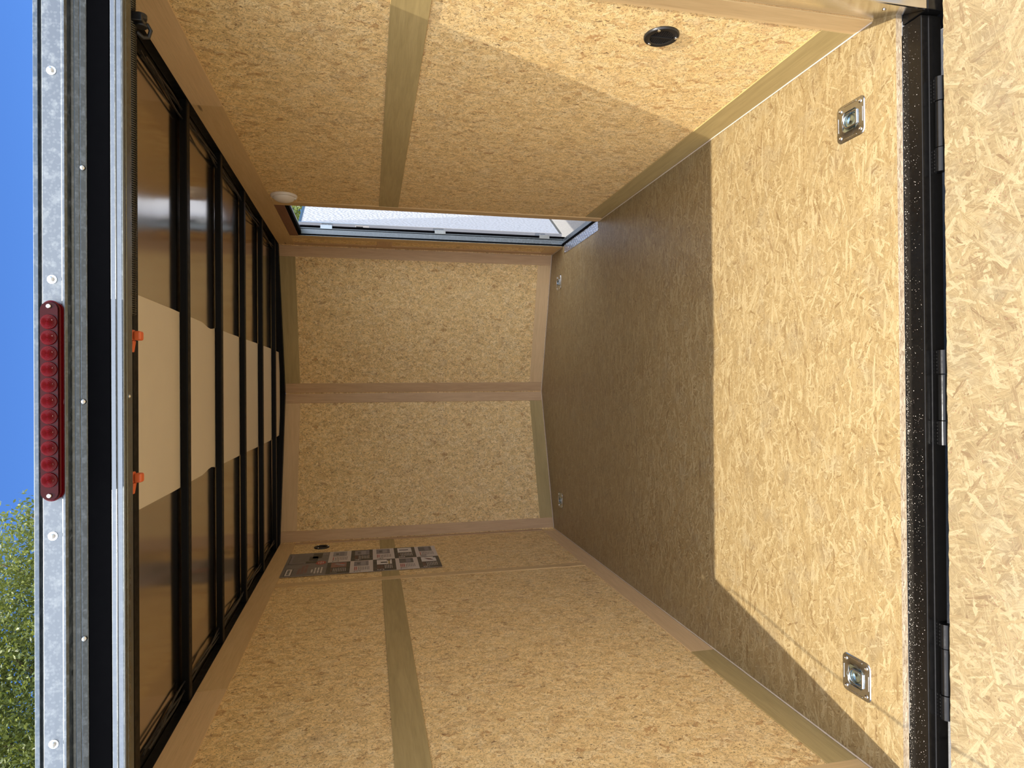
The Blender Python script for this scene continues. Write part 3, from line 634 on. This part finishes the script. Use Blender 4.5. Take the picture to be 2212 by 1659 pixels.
for i in range(3): words(q, 2.46, 2.515, 1.432 - i * .010, .005, 5, 'photo_a')
q.build('corner_text', parent=po, weld=False)
# ten information panels in two columns
fc = bpy.data.curves.new('digits', 'FONT')
zs = [1.398, 1.281, 1.164, 1.047, .930, .8135]; pics = ['photo_a', 'photo_c', 'photo_b', 'photo_a', 'photo_b', 'print_light', 'print_light', 'photo_d', 'photo_b', 'print_light']
k = 0
for rrow in range(5):
    for c in range(2):
        dark = (rrow + c) % 2 == 0; y0, y1 = (py0, ym) if c == 0 else (ym, py1); z0, z1 = zs[rrow + 1], zs[rrow]; m = MB()
        bgm, tx, hdm = ('print_dark', 'print_white', 'print_maroon') if dark else ('print_light', 'print_black', 'print_red')
        R2(m, y0, y1, z0, z1, 0, bgm); pc = ['photo_c', 'photo_a', 'photo_b', 'photo_b', 'print_white', 'photo_b', 'photo_d', 'print_white', 'print_white', 'photo_d'][k]
        R2(m, y0 + .118, y1 - .012, z1 - .098 + (0 if dark else .004), z1 - .020, 1, pc)
        # shapes inside the little pictures
        a, b = y0 + .118, y1 - .012
        if k == 0: m.face([(.0012, a + .02 - py0, z1 - .085 - pz0), (.0012, a + .04 - py0, z1 - .095 - pz0), (.0012, b - .012 - py0, z1 - .05 - pz0), (.0012, b - .03 - py0, z1 - .035 - pz0)], 'photo_a', Y); R2(m, b - .03, b - .012, z1 - .085, z1 - .065, 3, 'print_red')
        elif k == 4: R2(m, a + .025, a + .045, z1 - .075, z1 - .040, 2, 'print_dark'); R2(m, b - .022, b - .004, z1 - .092, z1 - .072, 2, 'print_black'); R2(m, a, b - .02, z1 - .087, z1 - .080, 2, 'print_yellow')
        elif k == 7: R2(m, a + .04, a + .065, z1 - .08, z1 - .03, 2, 'photo_b'); R2(m, a + .02, a + .04, z1 - .07, z1 - .05, 2, 'print_light')
        elif k == 8: m.face([(.0012, a + .02 - py0, z1 - .085 - pz0), (.0012, a + .035 - py0, z1 - .055 - pz0), (.0012, b - .015 - py0, z1 - .035 - pz0), (.0012, b - .035 - py0, z1 - .070 - pz0)], 'print_maroon', Y); R2(m, b - .02, b, z1 - .108, z1 - .086, 2, 'print_black')
        else:
            R2(m, a + .01, b - .01, z1 - .08, z1 - .055, 2, 'photo_b' if pc != 'photo_b' else 'photo_a'); R2(m, a + .03, b - .03, z1 - .05, z1 - .035, 2, 'photo_d')
        nh = [1, 1, 2, 2, 4, 2, 3, 1, 2, 1][k]
        for i in range(nh): words(m, y0 + .040, y0 + .105, z1 - .022 - i * .0085, .0055, 1, hdm)
        zz = z1 - .026 - nh * .0085
        while zz > z0 + .018: words(m, y0 + .040, y0 + random.uniform(.098, .108), zz, .0028, 1, tx); zz -= .0085
        m.build('info_panel', parent=po, weld=False)
        # numeral
        fc.body = str(k + 1); fc.size = .05; fc.align_x = 'CENTER'; tmp = bpy.data.objects.new('tmp', fc); COL.objects.link(tmp); dg = bpy.context.evaluated_depsgraph_get(); dg.update()
        me = bpy.data.meshes.new_from_object(tmp.evaluated_get(dg)); bpy.data.objects.remove(tmp)
        for vv in me.vertices: x_, y_ = vv.co.x, vv.co.y; vv.co = (.0014, y0 + .020 + x_ * .75 - py0, z1 - .055 + y_ - pz0)
        me.materials.clear(); me.materials.append(M[tx]); no = bpy.data.objects.new('panel_number', me); COL.objects.link(no); no.parent = po
        k += 1
tag(po, 'tall printed sign with ten numbered panels fixed on the strand board wall near the nose', 'poster')

# ------------------------------------------------------------------ side door, frame and threshold
df = MB(); df.box(.9095, .9365, DY1 - .006, DY1 - .0005, -.012, DZ, 'alu'); df.box(.9368, .9405, DY1 - .004, DY1 - .0005, -.012, DZ, 'rubber'); df.box(.9408, .9450, DY1 - .006, DY1 + .02, -.012, DZ, 'alu'); df.box(.9453, .9600, DY1 - .0005, DY1 + .029, -.012, DZ, 'rubber')
df.box(.9015, .9092, DY1 - .004, DY1 - .0005, .0, DZ, 'rubber'); df.box(.8995, .9012, DY1 - .005, DY1 - .0005, .0, DZ, 'alu')
df.box(.909, .95, DY0 - .004, DY0 + .002, -.012, DZ, 'alu'); df.box(.906, .926, DY0, DY1 - .008, DZ - .016, DZ - .001, 'rubber'); df.box(.927, .95, DY0, DY1 - .008, DZ - .010, DZ - .001, 'alu')
struct(df.build('door_1_frame', weld=False))
th = empty('door_threshold', (.9, 2.23, .0))
q = MB(); q.box(.849, .904, 1.936, 2.5295, .0004, .0022, 'tread', grain=Y); o = q.build('tread_plate', parent=th); o.location = (-.9, -2.23, 0)
q = MB(); q.box(.904, .915, 1.94, 2.556, .0004, .009, 'rubber'); o = q.build('rubber_strip', parent=th, bevel=.002); o.location = (-.9, -2.23, 0)
q = MB(); q.box(.9155, .945, 1.94, 2.556, -.015, .0015, 'alu'); o = q.build('sill_strip', parent=th); o.location = (-.9, -2.23, 0)
for x, y in ((.858, 1.95), (.858, 2.515), (.894, 1.95)):
    k_ = MB(); k_.lathe((x - .9, y - 2.23, .0022), (0, 0, 1), [(.004, 0), (.0035, .0015), (0, .002)], 'chrome', 10); k_.build('screw', parent=th)
tag(th, 'aluminium tread plate threshold on the floor at the open side door', 'threshold')
# the door itself, swung outwards about its front edge
HG = Vector((1.000, 2.650, -.022)); dd = Vector((.547, .837, 0)).normalized(); dn = Vector((dd.y, -dd.x, 0))   # dn = inner face normal
do = empty('door_1', HG); do['kind'] = 'structure'
DW, DHt = .66, 1.596
q = MB(); q.obox((0, 0, 0), dd, dn, Z, (.0045, DW - .016), (-.026, -.001), (.016, DHt - .016), 'door_liner', grain=Z); q.build('door_panel', parent=do, weld=False)
q = MB()
q.obox((0, 0, 0), dd, dn, Z, (0, .0042), (-.032, -.0005), (0, DHt), 'alu_bright'); q.obox((0, 0, 0), dd, dn, Z, (DW - .0155, DW), (-.032, 0), (0, DHt), 'alu')
q.obox((0, 0, 0), dd, dn, Z, (.0045, DW - .0155), (-.032, .0), (DHt - .0155, DHt), 'alu'); q.obox((0, 0, 0), dd, dn, Z, (.0045, DW - .0155), (-.032, 0), (0, .0155), 'alu'); q.build('door_frame', parent=do, weld=False)
q = MB(); q.obox((0, 0, 0), dd, dn, Z, (-.004, -.0005), (-.040, -.033), (.01, DHt - .01), 'rubber'); q.build('door_seal', parent=do)
for z in (.143, .784, 1.434):
    q = MB(); q.obox((0, 0, z), dd, dn, Z, (-.003, -.0006), (-.044, -.003), (-.032, .032), 'zinc')
    q.box(.9412 - HG.x, .9640 - HG.x, 2.5535 - HG.y, 2.5548 - HG.y, z - .032, z + .032, 'zinc')
    a = dd * -.0035 + dn * -.037; q.tube([a + Z * (z - .032), a + Z * (z + .032)], .0035, 'zinc', 12)
    for dz, dq in ((-.022, -.028), (0, -.012), (.022, -.028)): q.lathe(dd * -.003 + dn * dq + Z * (z + dz), -dd, [(.0035, 0), (.003, .0012), (0, .0018)], 'chrome', 10)
    q.build('hinge', parent=do, weld=False)
q = MB(); q.obox((0, 0, 1.235), dd, dn, Z, (-.0012, -.0004), (-.024, -.008), (-.04, .04), 'white'); q.obox((0, 0, 1.25), dd, dn, Z, (-.0016, -.0012), (-.021, -.013), (-.02, .02), 'print_dark'); q.build('sticker', parent=do, weld=False)

# ------------------------------------------------------------------ trees
def tree(name, base, height, blobs, nleaf, leaf, label, seed):
    r_ = np.random.default_rng(seed); e = empty(name, base); B = np.array(base)
    pts = []
    vol = np.array([b[3] ** 2.4 for b in blobs]); vol /= vol.sum()
    for (bx, by, bz, br_), f in zip(blobs, vol):
        k = int(nleaf * f); d = r_.standard_normal((k, 3)); d /= np.linalg.norm(d, axis=1)[:, None]
        rad = br_ * (r_.random(k) ** .45) * (1 + .10 * np.sin(d[:, 0] * 9) * np.sin(d[:, 2] * 8))
        c = np.array([bx, by, bz]) + d * rad[:, None]
        tw = r_.standard_normal((max(1, k // 14), 3)) * .28      # leaves gather round twigs
        c = c[: len(tw)].repeat(14, 0)[:k] + r_.standard_normal((min(k, len(tw) * 14), 3)) * .16 if len(tw) * 14 >= k else c[: len(tw)].repeat(14, 0) + r_.standard_normal((len(tw) * 14, 3)) * .16
        pts.append(c)
    c = np.concatenate(pts); n = len(c)
    a = r_.standard_normal((n, 3)); a /= np.linalg.norm(a, axis=1)[:, None]; b = np.cross(a, r_.standard_normal((n, 3))); b /= np.linalg.norm(b, axis=1)[:, None]
    s1 = (leaf * (.6 + .8 * r_.random(n)))[:, None]; s2 = s1 * .42
    V = np.empty((n, 4, 3)); V[:, 0] = c - a * s1; V[:, 1] = c + b * s2; V[:, 2] = c + a * s1; V[:, 3] = c - b * s2
    me = bpy.data.meshes.new('foliage'); me.vertices.add(n * 4); me.vertices.foreach_set('co', V.ravel()); me.loops.add(n * 4); me.loops.foreach_set('vertex_index', np.arange(n * 4, dtype=np.int32))
    me.polygons.add(n); me.polygons.foreach_set('loop_start', np.arange(0, n * 4, 4, dtype=np.int32)); me.polygons.foreach_set('loop_total', np.full(n, 4, dtype=np.int32)); me.update(); me.validate(); me.materials.append(M['leaves'])
    fo = bpy.data.objects.new('foliage', me); COL.objects.link(fo); fo.parent = e
    m = MB(); top = Vector(blobs[0][:3]); m.tube([(0, 0, 0), (top.x * .3, top.y * .3, top.z * .4), (top.x * .8, top.y * .8, top.z * .85), top], [.28, .22, .14, .05], 'bark', 10); m.build('trunk', parent=e)
    m = MB()
    for b_ in blobs[1:]:
        q0 = Vector((top.x * .5, top.y * .5, top.z * .55)); q1 = Vector(b_[:3]); m.tube([q0, q0.lerp(q1, .5) + Vector((0, 0, .3)), q1, q1 + Vector((.4, .2, b_[3] * .7))], [.10, .06, .035, .012], 'bark', 7)
    m.build('branch', parent=e); tag(e, label, 'tree'); return e
# left tree behind the trailer, seen above the header
tree('broadleaf_tree', (-8.6, 14.5, -.5), 12, [(0, 0, 9.5, 3.4), (3.0, 0, 9.3, 2.2), (4.6, 0, 8.7, 1.5), (5.6, -.1, 8.3, .95), (-2.5, .5, 9.5, 3.0), (1.5, .2, 11.2, 2.0), (3.6, 0, 6.8, 1.8), (.5, 0, 6.0, 2.8)], 190000, .046,
     'tall leafy green tree rising behind the trailer, seen above the aluminium header', 11)
tree('broadleaf_tree', (4.6, 13.5, -.5), 5, [(0, 0, 2.6, 1.7), (1.2, .4, 2.2, 1.5), (-1.1, .2, 2.4, 1.4), (.2, 0, 3.7, 1.3), (2.4, .2, 2.8, 1.5)], 50000, .045, 'bright green tree seen through the top of the open side door', 5)
